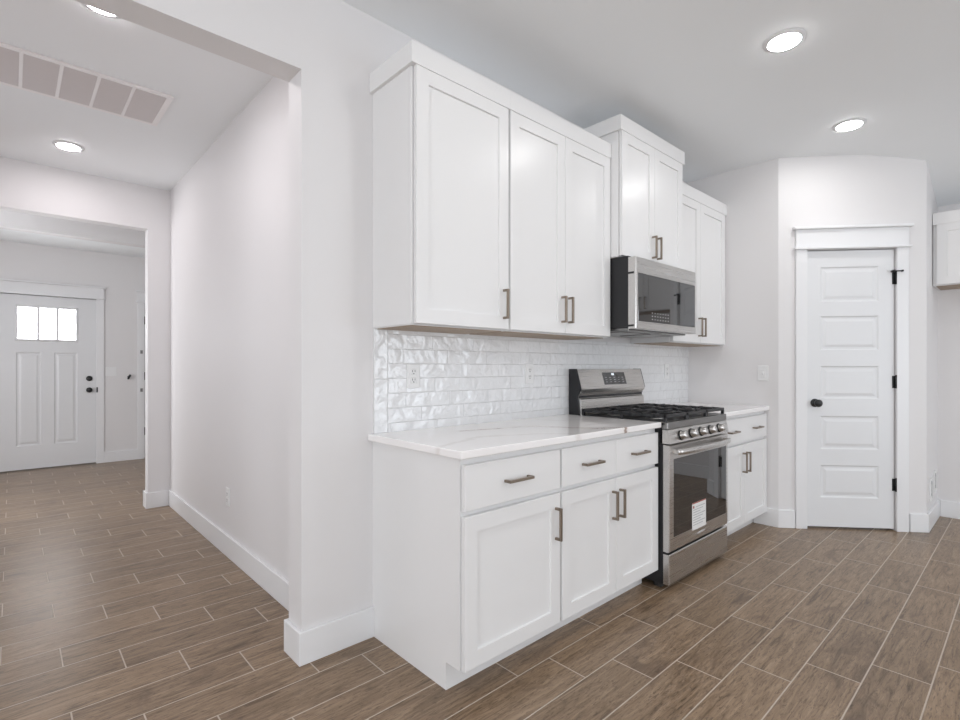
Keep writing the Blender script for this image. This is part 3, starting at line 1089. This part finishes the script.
# shallow recessed boxes on the side wall right of the pantry
for i, (xx, zz, lab) in enumerate(((3.97, 0.285, 'white recessed wall box low right of pantry, nearer the corner'), (4.18, 0.315, 'white recessed wall box low right of pantry, deeper in the nook'))):
    r = thing('utility_box', lab, 'wall box', (xx, PB.y, zz), group='recessed wall boxes right of the pantry')
    b = MB()
    b.slab(-0.065, 0.065, -0.085, 0.085, -0.010, 0.0097, [(-0.045, 0.045, -0.065, 0.065)], [(0.002, 0.007)], mi=0, last=1)
    b.build('frame', [M_PLASTIC, M_SLOT], r)
    b = MB()
    b.box(-0.045, -0.020, -0.0095, -0.004, -0.03, 0.04, 0.002)
    b.build('valve', M_STEEL_D, r)['label'] = 'dark fitting'

# black door stop / hook on the foyer wall
r = thing('wall_hook', 'small black fixture on the foyer wall right of the switch', 'hook', (-0.075, FY, 1.085))
b = MB()
b.lathe((0, -0.0003, 0), (0, -1, 0), [(0, 0), (0, 0.016), (0.004, 0.016), (0.006, 0.010), (0.006, 0)], 18)
b.build('base', M_BLACK, r)
b = MB()
b.cyl((0, -0.004, 0), (0.010, -0.05, 0.022), 0.010, 0.011, 14)
b.cyl((-0.014, -0.040, -0.028), (0.012, -0.050, 0.030), 0.012, 0.012, 14)
b.build('peg', M_BLACK, r)


# ------------------------------------------------------------------ ceiling lights and return grille
def downlight(label, x, y, z, r=0.071, m=None):
    t = thing('ceiling_light', label, 'ceiling light', (x, y, z), group='recessed ceiling lights')
    b = MB()
    b.lathe((0, 0, 0), (0, 0, -1), [(0.0003, 0.0), (0.0003, r + 0.022), (0.003, r + 0.0215), (0.0065, r + 0.006), (0.0088, r + 0.001), (0.0088, r - 0.001)], 40)
    b.build('trim_ring', M_TRIM, t)
    b = MB()
    b.lathe((0, 0, 0), (0, 0, -1), [(0.0086, r - 0.0002), (0.0112, r - 0.004), (0.0127, r * 0.6), (0.0132, 0)], 40)
    b.build('diffuser', m or M_LAMP, t)['label'] = 'glowing white lens'
    return t


downlight('recessed ceiling light above the range, the larger of two over the kitchen', 1.560, -1.205, H)
downlight('recessed ceiling light above the pantry corner', 2.832, -1.205, H)
downlight('recessed light above the free end of the long counter', 0.29, -1.205, H)
downlight('recessed light over the kitchen floor toward the patio window', 1.56, -3.3, H)
downlight('recessed light over the great room toward the patio window', 0.29, -3.3, H)
downlight('recessed light by the refrigerator nook toward the patio window', 2.832, -3.3, H)
downlight('recessed hall light beyond the return grille', -0.908, 2.56, HH, 0.067, M_LAMP_HALL)
downlight('recessed hall light half cut by the top edge of the picture', -0.915, 0.655, HH, 0.071, M_LAMP_HALL)

vt = thing('return_air_grille', 'long white return air grille in the hall ceiling', 'vent', (-0.518, 1.307, HH))
VL, VW = 0.99, 0.472
b = MB()
b.box(-VL + 0.02, -0.02, 0.02, VW - 0.02, -0.003, -0.0004)
b.build('filter', M_VENTDARK, vt)['label'] = 'grey louvred filter behind the frame'
b = MB()
for (x0, x1, y0, y1) in ((-VL, 0, 0, 0.028), (-VL, 0, VW - 0.028, VW), (-VL, -VL + 0.03, 0.0282, VW - 0.0282), (-0.03, 0, 0.0282, VW - 0.0282)):
    b.box(x0, x1, y0, y1, -0.012, -0.0003, 0.002)
b.build('frame', M_VENT, vt)
nb = 6
for i in range(1, nb):
    xx = -VL + 0.03 + (VL - 0.06) * i / nb
    b = MB()
    b.box(xx - 0.008, xx + 0.008, 0.026, VW - 0.026, -0.011, -0.002, 0.002)
    b.build('divider', M_VENT, vt)
b = MB()
ns = 30
for i in range(ns):
    yy = 0.034 + (VW - 0.068) * i / (ns - 1)
    b.prism([(yy - 0.004, -0.003), (yy - 0.003, -0.003), (yy + 0.006, -0.009), (yy + 0.005, -0.010)], -VL + 0.03, -0.03)
b.build('louvres', M_LOUVRE, vt)['label'] = 'fine grey louvres'
